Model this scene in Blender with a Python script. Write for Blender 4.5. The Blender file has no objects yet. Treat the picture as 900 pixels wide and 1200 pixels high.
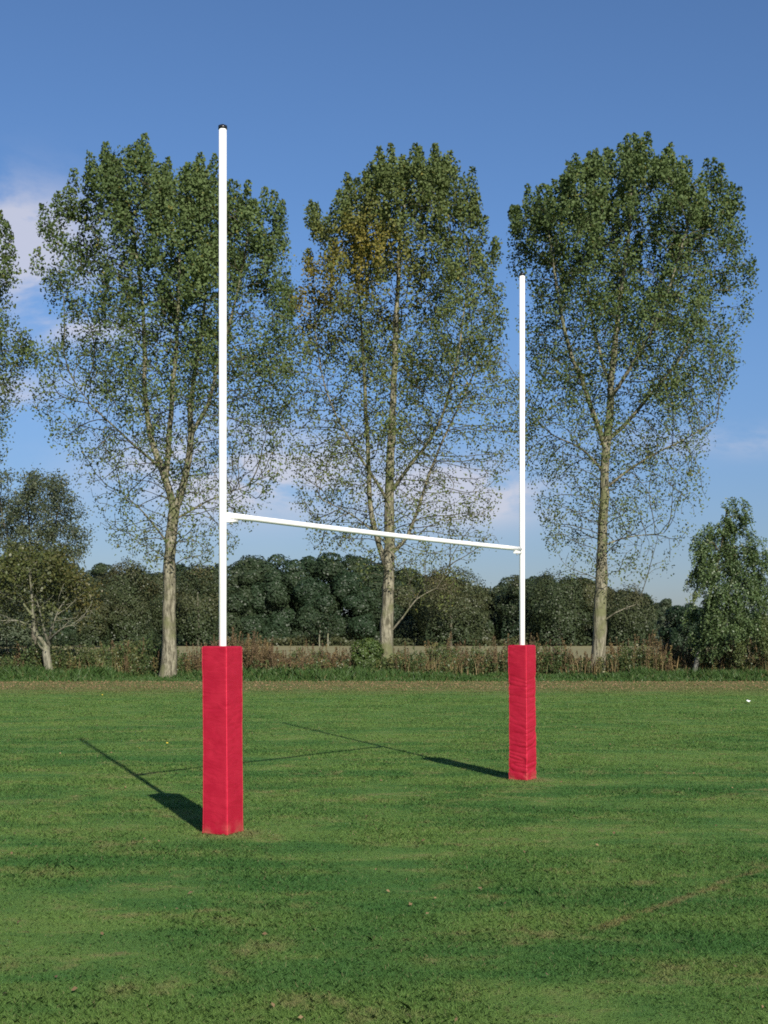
import bpy, bmesh, math, random
import numpy as np
from mathutils import Vector

random.seed(7)
RNG = np.random.default_rng(7)
scene = bpy.context.scene
COL = scene.collection

# ------------------------------------------------------------------ calibration
F, CX, HOR, EYE = 1530.0, 450.0, 749.0, 1.82


def W(px, py, Z):
    """photo pixel + distance -> world point (numpy)"""
    return np.array([(px - CX) / F * Z, Z, EYE - (py - HOR) / F * Z])


# ------------------------------------------------------------------ helpers
def tag(o, label=None, cat=None, group=None, kind=None):
    if label: o['label'] = label
    if cat: o['category'] = cat
    if group: o['group'] = group
    if kind: o['kind'] = kind
    return o


def empty(name, loc, rz=0.0, label=None, cat=None, group=None):
    o = bpy.data.objects.new(name, None)
    o.empty_display_size = 0.2
    COL.objects.link(o)
    o.location = loc
    o.rotation_euler = (0, 0, rz)
    return tag(o, label, cat, group)


def link(name, me, m=None, parent=None, loc=None):
    o = bpy.data.objects.new(name, me)
    COL.objects.link(o)
    if m is not None: me.materials.append(m)
    if parent is not None: o.parent = parent
    if loc is not None: o.location = loc
    return o


def mesh_np(name, verts, faces, attrs=None, smooth=False):
    """verts (N,3), faces (M,k) int, attrs: dict name->(N,) float on points"""
    verts = np.ascontiguousarray(verts, dtype=np.float32)
    faces = np.ascontiguousarray(faces, dtype=np.int32)
    me = bpy.data.meshes.new(name)
    n, (m, k) = len(verts), faces.shape
    me.vertices.add(n)
    me.vertices.foreach_set('co', verts.ravel())
    me.loops.add(m * k)
    me.loops.foreach_set('vertex_index', faces.ravel())
    me.polygons.add(m)
    me.polygons.foreach_set('loop_start', np.arange(0, m * k, k, dtype=np.int32))
    me.polygons.foreach_set('loop_total', np.full(m, k, dtype=np.int32))
    if smooth:
        me.polygons.foreach_set('use_smooth', np.ones(m, dtype=bool))
    me.update(calc_edges=True)
    for a, v in (attrs or {}).items():
        at = me.attributes.new(a, 'FLOAT', 'POINT')
        at.data.foreach_set('value', np.ascontiguousarray(v, dtype=np.float32))
    return me


_LAT = np.random.default_rng(11).random((32, 32, 32))


def vnoise(p, scale=1.0, seed=0):
    """trilinear value noise in 0..1, p (N,3)"""
    q = np.asarray(p, float) * scale + seed * 7.31
    i = np.floor(q).astype(int)
    f = q - i
    f = f * f * (3 - 2 * f)
    r = 0
    for dx in (0, 1):
        for dy in (0, 1):
            for dz in (0, 1):
                w = (f[:, 0] if dx else 1 - f[:, 0]) * (f[:, 1] if dy else 1 - f[:, 1]) * (f[:, 2] if dz else 1 - f[:, 2])
                r = r + w * _LAT[(i[:, 0] + dx) % 32, (i[:, 1] + dy) % 32, (i[:, 2] + dz) % 32]
    return r


def unit(v):
    return v / np.maximum(np.linalg.norm(v, axis=-1, keepdims=True), 1e-9)


def tube_np(path, radii, k=10, cap=True):
    """continuous tube along a polyline"""
    path = np.asarray(path, float); radii = np.asarray(radii, float)
    n = len(path)
    t = unit(np.gradient(path, axis=0))
    ref = np.array([0.0, 1.0, 0.0]) if abs(t[0][1]) < 0.8 else np.array([1.0, 0, 0])
    a = np.arange(k) * 2 * math.pi / k
    V = []
    for i in range(n):
        u = ref - t[i] * np.dot(ref, t[i]); u /= np.linalg.norm(u)
        w = np.cross(t[i], u); ref = u
        V.append(path[i] + radii[i] * (np.cos(a)[:, None] * u + np.sin(a)[:, None] * w))
    V = np.concatenate(V)
    Fc = []
    for i in range(n - 1):
        for j in range(k):
            j2 = (j + 1) % k
            Fc.append((i * k + j, i * k + j2, (i + 1) * k + j2, (i + 1) * k + j))
    if cap:
        V = np.vstack([V, path[:1], path[-1:]])
        for j in range(k):
            j2 = (j + 1) % k
            Fc.append((n * k, j2, j, n * k)[:3] + (n * k,)) if False else None
    return V, np.array(Fc, dtype=int)


def bm_tube(bm, p0, p1, r, k=24, r2=None):
    """closed cylinder between two points in a bmesh"""
    p0, p1 = Vector(p0), Vector(p1)
    d = (p1 - p0)
    q = Vector((0, 0, 1)).rotation_difference(d.normalized())
    r2 = r if r2 is None else r2
    A, B = [], []
    for j in range(k):
        a = 2 * math.pi * j / k
        v = Vector((math.cos(a), math.sin(a), 0))
        A.append(bm.verts.new(p0 + q @ (v * r)))
        B.append(bm.verts.new(p1 + q @ (v * r2)))
    for j in range(k):
        f = bm.faces.new((A[j], A[(j + 1) % k], B[(j + 1) % k], B[j])); f.smooth = True
    bm.faces.new(A[::-1]); bm.faces.new(B)


def bm_obj(name, bm, m, parent=None, loc=None):
    me = bpy.data.meshes.new(name)
    bm.normal_update(); bm.to_mesh(me); bm.free()
    return link(name, me, m, parent, loc)


# ------------------------------------------------------------------ node helpers
class NT:
    def __init__(s, tree): s.t = tree
    def n(s, typ, **kw):
        nd = s.t.nodes.new(typ)
        for k, v in kw.items():
            if k in nd.inputs.keys(): nd.inputs[k].default_value = v
            else: setattr(nd, k, v)
        return nd
    def l(s, a, b): s.t.links.new(a, b)
    def math(s, op, a, b=None, clamp=False):
        nd = s.n('ShaderNodeMath', operation=op, use_clamp=clamp)
        for i, x in enumerate((a, b)):
            if x is None: continue
            if isinstance(x, (int, float)): nd.inputs[i].default_value = x
            else: s.l(x, nd.inputs[i])
        return nd.outputs[0]
    def mapr(s, v, a, b, c=0.0, d=1.0, smooth=True):
        nd = s.n('ShaderNodeMapRange', interpolation_type='SMOOTHSTEP' if smooth else 'LINEAR')
        s.l(v, nd.inputs[0])
        for i, x in enumerate((a, b, c, d)): nd.inputs[i + 1].default_value = x
        return nd.outputs[0]
    def mix(s, fac, a, b, mode='MIX'):
        nd = s.n('ShaderNodeMix', data_type='RGBA', blend_type=mode)
        for sock, x in ((nd.inputs[0], fac), (nd.inputs[6], a), (nd.inputs[7], b)):
            if isinstance(x, (int, float)): sock.default_value = x
            elif isinstance(x, tuple): sock.default_value = (*x, 1.0)
            else: s.l(x, sock)
        return nd.outputs[2]
    def noise(s, vec, scale, detail=3.0, rough=0.55, dist=0.0):
        nd = s.n('ShaderNodeTexNoise', Scale=scale, Detail=detail, Roughness=rough, Distortion=dist)
        if vec is not None: s.l(vec, nd.inputs['Vector'])
        return nd.outputs['Fac']
    def mapping(s, vec, scale=(1, 1, 1), rot=(0, 0, 0), loc=(0, 0, 0)):
        nd = s.n('ShaderNodeMapping')
        nd.inputs['Scale'].default_value = scale
        nd.inputs['Rotation'].default_value = rot
        nd.inputs['Location'].default_value = loc
        s.l(vec, nd.inputs['Vector'])
        return nd.outputs[0]
    def attr(s, name):
        return s.n('ShaderNodeAttribute', attribute_name=name).outputs['Fac']


def mat(name):
    m = bpy.data.materials.new(name); m.use_nodes = True
    m.node_tree.nodes.clear()
    t = NT(m.node_tree)
    out = t.n('ShaderNodeOutputMaterial')
    return m, t, out


def principled(t, out, col, rough=0.6, spec=0.5, normal=None):
    p = t.n('ShaderNodeBsdfPrincipled')
    if isinstance(col, tuple): p.inputs['Base Color'].default_value = (*col, 1)
    else: t.l(col, p.inputs['Base Color'])
    if isinstance(rough, float): p.inputs['Roughness'].default_value = rough
    else: t.l(rough, p.inputs['Roughness'])
    p.inputs['Specular IOR Level'].default_value = spec
    if normal is not None: t.l(normal, p.inputs['Normal'])
    t.l(p.outputs[0], out.inputs[0])
    return p


def bump(t, h, strength=0.3, dist=0.02):
    b = t.n('ShaderNodeBump', Strength=strength, Distance=dist)
    t.l(h, b.inputs['Height'])
    return b.outputs[0]


# ------------------------------------------------------------------ materials
def leaf_mat(name, dark, light, autumn, trans=0.25, gloss=0.35, rough=0.45):
    m, t, out = mat(name)
    c = t.mix(t.attr('tint'), dark, light)
    c = t.mix(t.attr('autumn'), c, autumn)
    p = t.n('ShaderNodeBsdfPrincipled', Roughness=rough)
    p.inputs['Specular IOR Level'].default_value = gloss
    t.l(c, p.inputs['Base Color'])
    tr = t.n('ShaderNodeBsdfTranslucent')
    c2 = t.mix(1.0, c, (1.0, 1.15, 0.5), 'MULTIPLY')
    t.l(c2, tr.inputs['Color'])
    mx = t.n('ShaderNodeMixShader'); mx.inputs[0].default_value = trans
    t.l(p.outputs[0], mx.inputs[1]); t.l(tr.outputs[0], mx.inputs[2])
    t.l(mx.outputs[0], out.inputs[0])
    return m


def bark_mat(name, a, b, moss, sc=6.0):
    m, t, out = mat(name)
    pos = t.n('ShaderNodeNewGeometry').outputs['Position']
    v = t.mapping(pos, (sc, sc, sc * 0.22))
    n1 = t.noise(v, 1.6, 6, 0.65)
    n2 = t.noise(pos, 1.1, 4, 0.6)
    n3 = t.noise(pos, 5.0, 3, 0.6)
    c = t.mix(t.mapr(n1, 0.36, 0.62), a, b)
    c = t.mix(t.mapr(n2, 0.46, 0.66), c, moss)
    c = t.mix(t.math('MULTIPLY', t.mapr(n3, 0.56, 0.66), 0.6), c, a)
    principled(t, out, c, 0.9, 0.2, bump(t, n1, 0.9, 0.05))
    return m


def grass_color(t):
    """world-space colour of the pitch: lush, pale and worn patches, worn line, litter strip"""
    pos = t.n('ShaderNodeNewGeometry').outputs['Position']
    flat = t.mapping(pos, (1, 1, 0))
    n1 = t.noise(t.mapping(flat, (0.55, 0.9, 1), (0, 0, 0.25)), 0.55, 3, 0.55, 0.4)
    n2 = t.noise(t.mapping(flat, (0.7, 1.2, 1), (0, 0, -0.1)), 1.5, 3, 0.6, 0.6)
    n3 = t.noise(flat, 5.5, 3, 0.65)
    n4 = t.noise(t.mapping(flat, (0.07, 1.1, 1), (0, 0, 0.05)), 1.0, 4, 0.65)
    lush, mid, straw, soil = (0.060, 0.148, 0.036), (0.126, 0.210, 0.050), (0.230, 0.205, 0.090), (0.190, 0.140, 0.078)
    a = t.math('ADD', t.math('MULTIPLY', n1, 0.34), t.math('MULTIPLY', n2, 0.33))
    a = t.math('ADD', a, t.math('MULTIPLY', n4, 0.38))
    c = t.mix(t.mapr(a, 0.42, 0.60), lush, mid)
    s = t.math('MULTIPLY', t.mapr(n2, 0.50, 0.68), t.mapr(n3, 0.40, 0.62))
    c = t.mix(t.math('MULTIPLY', s, 0.68), c, straw)
    so = t.math('MULTIPLY', t.mapr(n3, 0.60, 0.74), t.mapr(n1, 0.46, 0.60))
    c = t.mix(t.math('MULTIPLY', so, 0.55), c, soil)
    sep = t.n('ShaderNodeSeparateXYZ'); t.l(pos, sep.inputs[0])
    X, Y = sep.outputs[0], sep.outputs[1]
    # old pitch line worn into the turf (a line on the ground through two points)
    (x0, y0), (x1, y1) = (1.37, 8.20), (2.96, 10.30)
    L = math.hypot(x1 - x0, y1 - y0); dx, dy = (x1 - x0) / L, (y1 - y0) / L
    wob = t.math('ADD', t.math('MULTIPLY', t.math('SUBTRACT', n2, 0.5), 0.30), t.math('MULTIPLY', t.math('SUBTRACT', n3, 0.5), 0.10))
    d = t.math('ADD', t.math('ADD', t.math('MULTIPLY', X, -dy), t.math('MULTIPLY', Y, dx)), wob)
    d = t.math('ABSOLUTE', t.math('SUBTRACT', d, -dy * x0 + dx * y0))
    along = t.math('SUBTRACT', t.math('ADD', t.math('MULTIPLY', X, dx), t.math('MULTIPLY', Y, dy)), dx * x0 + dy * y0)
    line = t.mapr(t.math('SUBTRACT', d, t.mapr(along, 0.0, 0.35, 0.04, 0.0)), 0.005, 0.065, 1, 0)
    line = t.math('MULTIPLY', line, t.mapr(along, -0.12, 0.0))
    line = t.math('MULTIPLY', line, t.mapr(along, 2.5, 3.4, 1, 0.25))
    line = t.math('MULTIPLY', line, t.mapr(n3, 0.34, 0.56, 0.10, 0.55))
    c = t.mix(line, c, (0.27, 0.175, 0.090))
    for px_, py_, wx in ((-1.43, 12.20, 0.45), (1.86, 16.86, 0.40)):   # turf worn thin round the feet of the pads
        dd = t.math('SQRT', t.math('ADD', t.math('POWER', t.math('SUBTRACT', X, px_), 2.0), t.math('POWER', t.math('SUBTRACT', Y, py_), 2.0)))
        c = t.mix(t.math('MULTIPLY', t.mapr(t.math('ADD', dd, t.math('MULTIPLY', t.math('SUBTRACT', n2, 0.5), 0.7)), 0.15, wx, 1, 0), 0.6), c, (0.230, 0.200, 0.095))
    # brown leaf litter along the far edge of the mown field
    lit = t.math('MULTIPLY', t.mapr(t.math('ADD', Y, t.math('MULTIPLY', n1, 9.0)), 45, 53), t.mapr(n2, 0.25, 0.55))
    c = t.mix(t.math('MULTIPLY', lit, 0.85), c, (0.205, 0.132, 0.075))
    far = t.math('MULTIPLY', t.mapr(Y, 14, 40), 0.35)
    c = t.mix(far, c, (0.118, 0.198, 0.050))
    return c, pos, n3


M = {}
m, t, out = mat('pitch_turf')
c, pos, n3 = grass_color(t)
c = t.mix(1.0, c, (0.90, 0.92, 0.90), 'MULTIPLY')
fine = t.noise(pos, 60, 4, 0.7)
principled(t, out, c, 0.95, 0.1, bump(t, fine, 0.8, 0.03))
M['turf'] = m

m, t, out = mat('grass_blade')
c, pos, n3 = grass_color(t)
c = t.mix(t.attr('tint'), t.mix(1.0, c, (0.75, 0.80, 0.75), 'MULTIPLY'), t.mix(1.0, c, (1.25, 1.22, 1.22), 'MULTIPLY'))
c = t.mix(t.attr('autumn'), c, (0.24, 0.21, 0.11))
p = t.n('ShaderNodeBsdfPrincipled', Roughness=0.6)
p.inputs['Specular IOR Level'].default_value = 0.2
t.l(c, p.inputs['Base Color'])
tr = t.n('ShaderNodeBsdfTranslucent'); t.l(c, tr.inputs['Color'])
mx = t.n('ShaderNodeMixShader'); mx.inputs[0].default_value = 0.48
t.l(p.outputs[0], mx.inputs[1]); t.l(tr.outputs[0], mx.inputs[2]); t.l(mx.outputs[0], out.inputs[0])
M['blade'] = m

m, t, out = mat('stubble')
pos = t.n('ShaderNodeNewGeometry').outputs['Position']
n = t.noise(t.mapping(pos, (0.05, 0.3, 1)), 1.0, 5, 0.6)
c = t.mix(t.mapr(n, 0.3, 0.7), (0.165, 0.155, 0.078), (0.225, 0.205, 0.108))
principled(t, out, c, 0.95, 0.1)
M['stubble'] = m

m, t, out = mat('verge_earth')
pos = t.n('ShaderNodeNewGeometry').outputs['Position']
n = t.noise(pos, 1.3, 5, 0.6)
c = t.mix(t.mapr(n, 0.35, 0.65), (0.03, 0.06, 0.018), (0.06, 0.07, 0.03))
principled(t, out, c, 0.95, 0.1)
M['verge'] = m

M['poplar_leaf'] = leaf_mat('poplar_leaf', (0.052, 0.082, 0.029), (0.118, 0.160, 0.060), (0.185, 0.150, 0.030), 0.25, 0.12, 0.6)
M['thorn_leaf'] = leaf_mat('thorn_leaf', (0.036, 0.052, 0.016), (0.080, 0.096, 0.030), (0.115, 0.070, 0.022), 0.2, 0.3)
M['grey_leaf'] = leaf_mat('grey_leaf', (0.034, 0.052, 0.028), (0.080, 0.102, 0.056), (0.11, 0.09, 0.035), 0.2, 0.3)
M['birch_leaf'] = leaf_mat('birch_leaf', (0.038, 0.070, 0.026), (0.105, 0.155, 0.058), (0.14, 0.11, 0.03), 0.22, 0.35)
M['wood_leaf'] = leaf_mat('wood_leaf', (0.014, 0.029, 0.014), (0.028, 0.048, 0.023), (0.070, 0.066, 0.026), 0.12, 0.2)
M['brown_leaf'] = leaf_mat('brown_leaf', (0.022, 0.036, 0.016), (0.044, 0.062, 0.026), (0.090, 0.068, 0.030), 0.12, 0.2)
M['shrub_leaf'] = leaf_mat('shrub_leaf', (0.030, 0.060, 0.015), (0.085, 0.125, 0.030), (0.14, 0.13, 0.03), 0.22, 0.35)
M['dock'] = leaf_mat('dock', (0.055, 0.038, 0.024), (0.140, 0.100, 0.058), (0.190, 0.145, 0.060), 0.15, 0.1, 0.7)
M['nettle'] = leaf_mat('nettle', (0.030, 0.055, 0.018), (0.075, 0.110, 0.035), (0.15, 0.13, 0.05), 0.22, 0.3)
M['dry_grass'] = leaf_mat('dry_grass', (0.15, 0.125, 0.06), (0.27, 0.225, 0.12), (0.20, 0.12, 0.05), 0.2, 0.1, 0.7)
M['verge_grass'] = leaf_mat('verge_grass', (0.030, 0.070, 0.018), (0.068, 0.122, 0.032), (0.18, 0.16, 0.07), 0.25, 0.2)
M['fallen'] = leaf_mat('fallen', (0.11, 0.070, 0.040), (0.22, 0.155, 0.080), (0.55, 0.42, 0.05), 0.1, 0.2)
M['poplar_bark'] = bark_mat('poplar_bark', (0.065, 0.060, 0.040), (0.230, 0.215, 0.155), (0.115, 0.120, 0.060))
M['twig'] = bark_mat('twig_bark', (0.050, 0.045, 0.028), (0.11, 0.10, 0.065), (0.08, 0.085, 0.045))
M['thorn_bark'] = bark_mat('thorn_bark', (0.09, 0.09, 0.065), (0.21, 0.20, 0.15), (0.14, 0.15, 0.08))
M['birch_bark'] = bark_mat('birch_bark', (0.07, 0.07, 0.06), (0.20, 0.20, 0.175), (0.13, 0.14, 0.11))
M['dark_bark'] = bark_mat('dark_bark', (0.05, 0.045, 0.035), (0.12, 0.11, 0.08), (0.07, 0.08, 0.04))

m, t, out = mat('white_post_paint')
pos = t.n('ShaderNodeNewGeometry').outputs['Position']
n = t.noise(t.mapping(pos, (3, 3, 0.8)), 3.0, 4, 0.6)
c = t.mix(t.mapr(n, 0.35, 0.7), (0.80, 0.80, 0.79), (0.73, 0.73, 0.71))
principled(t, out, c, 0.35, 0.5)
M['white'] = m
m, t, out = mat('black_plastic')
principled(t, out, (0.012, 0.012, 0.014), 0.25, 0.5)
M['black'] = m
m, t, out = mat('zinc_bolt')
principled(t, out, (0.35, 0.35, 0.36), 0.4, 0.5).inputs['Metallic'].default_value = 0.8
M['zinc'] = m


def red_mat(name, k):
    m, t, out = mat(name)
    pos = t.n('ShaderNodeTexCoord').outputs['Object']
    n = t.noise(pos, 6.0, 5, 0.6)
    w = t.noise(t.mapping(pos, (3, 3, 9), (0.2, 0.1, 0)), 1.6, 3, 0.55, 0.8)
    weave = t.noise(pos, 220, 2, 0.5)
    sep = t.n('ShaderNodeSeparateXYZ'); t.l(pos, sep.inputs[0])
    c = t.mix(t.mapr(n, 0.35, 0.65), tuple(x * k for x in (0.290, 0.0055, 0.0225)), tuple(x * k for x in (0.330, 0.0075, 0.0265)))
    mud = t.math('MULTIPLY', t.mapr(sep.outputs[2], 0.02, 0.16, 1, 0), t.mapr(n, 0.4, 0.65))
    c = t.mix(t.math('MULTIPLY', mud, 0.5), c, (0.22, 0.09, 0.05))
    h = t.math('ADD', t.math('MULTIPLY', w, 1.0), t.math('MULTIPLY', weave, 0.03))
    principled(t, out, c, t.mapr(n, 0.3, 0.7, 0.42, 0.58), 0.35, bump(t, h, 0.35, 0.02))
    return m


M['red'] = red_mat('red_vinyl', 1.0)
M['piping'] = red_mat('red_piping', 1.5)
m, t, out = mat('white_paper')
principled(t, out, (0.8, 0.82, 0.82), 0.6, 0.3)
M['paper'] = m

# ------------------------------------------------------------------ ground
def sheet(name, xs, ys, zf, m):
    X, Y = np.meshgrid(np.array(xs, float), np.array(ys, float))
    V = np.stack([X.ravel(), Y.ravel(), np.vectorize(zf)(X.ravel(), Y.ravel())], 1)
    nx, ny = len(xs), len(ys)
    i = np.arange(nx * ny).reshape(ny, nx)
    Fc = np.stack([i[:-1, :-1], i[:-1, 1:], i[1:, 1:], i[1:, :-1]], -1).reshape(-1, 4)
    o = link(name, mesh_np(name, V, Fc, smooth=True), m)
    return tag(o, kind='structure')


def rise(y):
    s = min(max((y - 75) / 165.0, 0), 1)
    return 0.65 * s * s * (3 - 2 * s)


sheet('stubble_field', [-3000, -600, -200, -80, 80, 200, 600, 3000],
      [-600, -100, 0, 68, 75, 95, 115, 135, 155, 175, 195, 215, 240, 300, 600, 3000],
      lambda x, y: rise(y) - 0.02, M['stubble'])
sheet('playing_field', [-90, -40, 0, 40, 90], [-60, 0, 30, 56.2], lambda x, y: 0.0, M['turf'])
sheet('grass_verge', [-90, -40, 0, 40, 90], [56.2, 62, 69], lambda x, y: 0.0, M['verge'])

# ------------------------------------------------------------------ blades
def blades(n, X, Y, h, w, lean, rng):
    """one triangle-ish quad blade each: returns verts, faces, tint"""
    a = rng.random(n) * 2 * math.pi
    ux, uy = np.cos(a), np.sin(a)
    b = rng.random(n) * 2 * math.pi
    l = lean * h * (0.2 + rng.random(n))
    base = np.stack([X, Y, np.full(n, -0.003)], 1)
    side = np.stack([ux * w * 0.5, uy * w * 0.5, np.zeros(n)], 1)
    mid = base + np.stack([np.cos(b) * l * 0.3, np.sin(b) * l * 0.3, h * 0.6], 1)
    tip = base + np.stack([np.cos(b) * l, np.sin(b) * l, h], 1)
    V = np.stack([base - side, base + side, mid + side * 0.8, tip, mid - side * 0.8], 1).reshape(-1, 3)
    o = np.arange(n)[:, None] * 5
    Fc = o + np.array([[0, 1, 2, 3, 4]])
    return V, Fc


N = 900000
Zs = 4.6 * (56.2 / 4.6) ** RNG.random(N)
Xs = (RNG.random(N) * 2 - 1) * (0.295 * Zs * 1.22 + 1.2)
P = np.stack([Xs, Zs, np.zeros(N)], 1)
pn = vnoise(P, 1.1, 3) * 0.6 + vnoise(P, 3.1, 5) * 0.4
keep = RNG.random(N) < 0.35 + 1.1 * pn
Xs, Zs, pn = Xs[keep], Zs[keep], pn[keep]; N = len(Xs)
hh = (0.010 + 0.026 * pn) * (0.4 + 0.6 * RNG.random(N)) * (1 + 0.012 * (Zs - 6))
tall = RNG.random(N) < 0.02 * np.clip(vnoise(np.stack([Xs, Zs, np.zeros(N)], 1), 2.3, 15) - 0.55, 0, 1)
hh[tall] *= 2.6
ww = 0.0036 * np.clip(Zs / 6.5, 0.8, 6)
V, Fc = blades(N, Xs, Zs, hh, ww, 1.5, RNG)
nt_ = 1500
ex, ey = [], []
for (qx, qy) in ((-1.512, 12.24), (1.788, 16.90)):
    a_ = RNG.random(nt_) * 2 * math.pi; r_ = 0.15 + 0.13 * RNG.random(nt_) ** 1.6
    ex.append(qx + r_ * np.cos(a_)); ey.append(qy + r_ * np.sin(a_))
ex, ey = np.concatenate(ex), np.concatenate(ey); ne_ = len(ex)
V2, F2 = blades(ne_, ex, ey, (0.006 + 0.026 * RNG.random(ne_) ** 2), np.full(ne_, 0.007), 0.7, RNG)
Fc = np.vstack([Fc, F2 + len(V)]); V = np.vstack([V, V2]); N += ne_
tn = np.repeat(RNG.random(N), 5); au = np.repeat((RNG.random(N) < 0.06) * RNG.random(N), 5)
o = link('pitch_grass', mesh_np('pitch_grass', V, Fc, {'tint': tn, 'autumn': au}), M['blade'])
tag(o, 'short mown grass covering the whole playing field in lush and worn patches', 'grass', kind='stuff')

# rough unmown strip in front of the weeds
N = 80000
Xs = (RNG.random(N) * 2 - 1) * 24
Zs = 56.0 + 6.6 * RNG.random(N) ** 1.15
P = np.stack([Xs, Zs, np.zeros(N)], 1)
pn = vnoise(P, 0.6, 9)
hh = (0.06 + 0.46 * np.clip(pn * 1.8 - 0.45, 0.05, 1) * np.clip((Zs - 55.8) / 1.6, 0.15, 1)) * (0.5 + 0.8 * RNG.random(N))
V, Fc = blades(N, Xs, Zs, hh, np.full(N, 0.035), 0.7, RNG)
tn = np.repeat(np.clip(0.6 * vnoise(P, 1.5, 2) + 0.5 * RNG.random(N) - 0.05, 0, 1), 5)
au = np.repeat((RNG.random(N) < 0.08) * RNG.random(N), 5)
o = link('verge_grass', mesh_np('verge_grass', V, Fc, {'tint': tn, 'autumn': au}), M['verge_grass'])
tag(o, 'bright green rough grass strip along the edge of the field below the weeds', 'grass', kind='stuff')


# ------------------------------------------------------------------ leaves
def kites(C, size, rng, nb=None, nbw=0.0, asp=0.8):
    """kite-shaped leaf quads at centres C; nb = preferred normals"""
    n = len(C)
    nr = unit(rng.normal(size=(n, 3)))
    if nb is not None: nr = unit(nr + nbw * nb)
    r = rng.normal(size=(n, 3))
    u = unit(np.cross(nr, r)); v = np.cross(nr, u)
    s = np.asarray(size).reshape(-1, 1) * np.ones((n, 1))
    fold = nr * s * 0.12
    V = np.stack([C - u * s * 0.55, C - v * s * 0.5 * asp + fold, C + u * s * 0.55, C + v * s * 0.5 * asp + fold], 1).reshape(-1, 3)
    Fc = np.arange(n)[:, None] * 4 + np.array([[0, 1, 2, 3]])
    return V, Fc


def leaf_obj(name, C, size, m, parent, rng, tint, autumn, nb=None, nbw=0.0, asp=0.8):
    V, Fc = kites(C, size, rng, nb, nbw, asp)
    me = mesh_np(name, V, Fc, {'tint': np.repeat(np.clip(tint, 0, 1), 4), 'autumn': np.repeat(np.clip(autumn, 0, 1), 4)})
    return link(name, me, m, parent)


def frusta(A, B, ra, rb, k=4):
    """independent tapered prisms, vectorised"""
    n = len(A)
    d = unit(B - A)
    ref = np.where(np.abs(d[:, 2:3]) < 0.9, np.array([[0, 0, 1.0]]), np.array([[1.0, 0, 0]]))
    u = unit(np.cross(d, ref)); w = np.cross(d, u)
    a = np.arange(k) * 2 * math.pi / k
    ring = u[:, None, :] * np.cos(a)[None, :, None] + w[:, None, :] * np.sin(a)[None, :, None]
    V0 = A[:, None, :] + ring * ra[:, None, None]
    V1 = B[:, None, :] + ring * rb[:, None, None]
    V = np.concatenate([V0, V1], 1).reshape(-1, 3)
    j = np.arange(k); j2 = (j + 1) % k
    q = np.stack([j, j2, k + j2, k + j], 1)
    Fc = (np.arange(n)[:, None, None] * 2 * k + q[None]).reshape(-1, 4)
    return V, Fc


def spline(pts, step):
    pts = np.asarray(pts, float)
    P = np.vstack([2 * pts[0] - pts[1], pts, 2 * pts[-1] - pts[-2]])
    out_ = []
    for i in range(1, len(P) - 2):
        n = max(2, int(np.linalg.norm(P[i + 1] - P[i]) / step))
        for s in np.arange(n) / n:
            out_.append(0.5 * (2 * P[i] + (P[i + 1] - P[i - 1]) * s + (2 * P[i - 1] - 5 * P[i] + 4 * P[i + 1] - P[i + 2]) * s * s
                               + (3 * P[i] - P[i - 1] - 3 * P[i + 1] + P[i + 2]) * s ** 3))
    out_.append(pts[-1])
    return np.array(out_)


def colonize(nodes, parents, attr, step, infl, kill, iters, trop, rng, inertia=0.5):
    """space colonisation growth from a seed skeleton"""
    pos = [np.array(p) for p in nodes]; par = list(parents)
    nd = np.array(pos)
    kids = np.zeros(len(pos), int)
    dirs = np.zeros((len(pos), 3))
    for i, p in enumerate(par):
        if p >= 0:
            dirs[i] = unit(nd[i] - nd[p]); kids[p] += 1
    A = attr.copy()
    near = np.zeros(len(A), int); dist = np.full(len(A), 1e9)
    def upd(idx0, pts):
        for c in range(0, len(pts), 256):
            D = np.linalg.norm(A[:, None] - pts[None, c:c + 256], axis=2)
            j = D.argmin(1); d = D[np.arange(len(A)), j]
            b = d < dist
            dist[b] = d[b]; near[b] = idx0 + c + j[b]
    upd(0, nd)
    n_seed = len(pos)
    for it in range(iters):
        keep = dist > kill
        A, near, dist = A[keep], near[keep], dist[keep]
        act = dist < infl
        if act.sum() == 0:
            if it > 10: break
            infl *= 1.3; continue
        na = near[act]
        S = np.zeros((len(pos), 3)); np.add.at(S, na, unit(A[act] - nd[na]))
        ids = np.unique(na)
        lim = np.where(ids < n_seed, 5, 3)
        ok = kids[ids] < lim
        bad = ids[~ok]
        if len(bad):
            kb = ~np.isin(near, bad)
            A, near, dist = A[kb], near[kb], dist[kb]
        ids = ids[ok]
        if len(ids) == 0: continue
        dv = unit(unit(S[ids]) + inertia * dirs[ids] + trop + rng.normal(size=(len(ids), 3)) * 0.12)
        newp = nd[ids] + dv * step
        i0 = len(pos)
        pos.extend(newp); par.extend(ids.tolist())
        kids[ids] += 1
        kids = np.concatenate([kids, np.zeros(len(ids), int)])
        dirs = np.vstack([dirs, dv])
        nd = np.array(pos)
        if len(A): upd(i0, newp)
    return nd, np.array(par), n_seed


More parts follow.
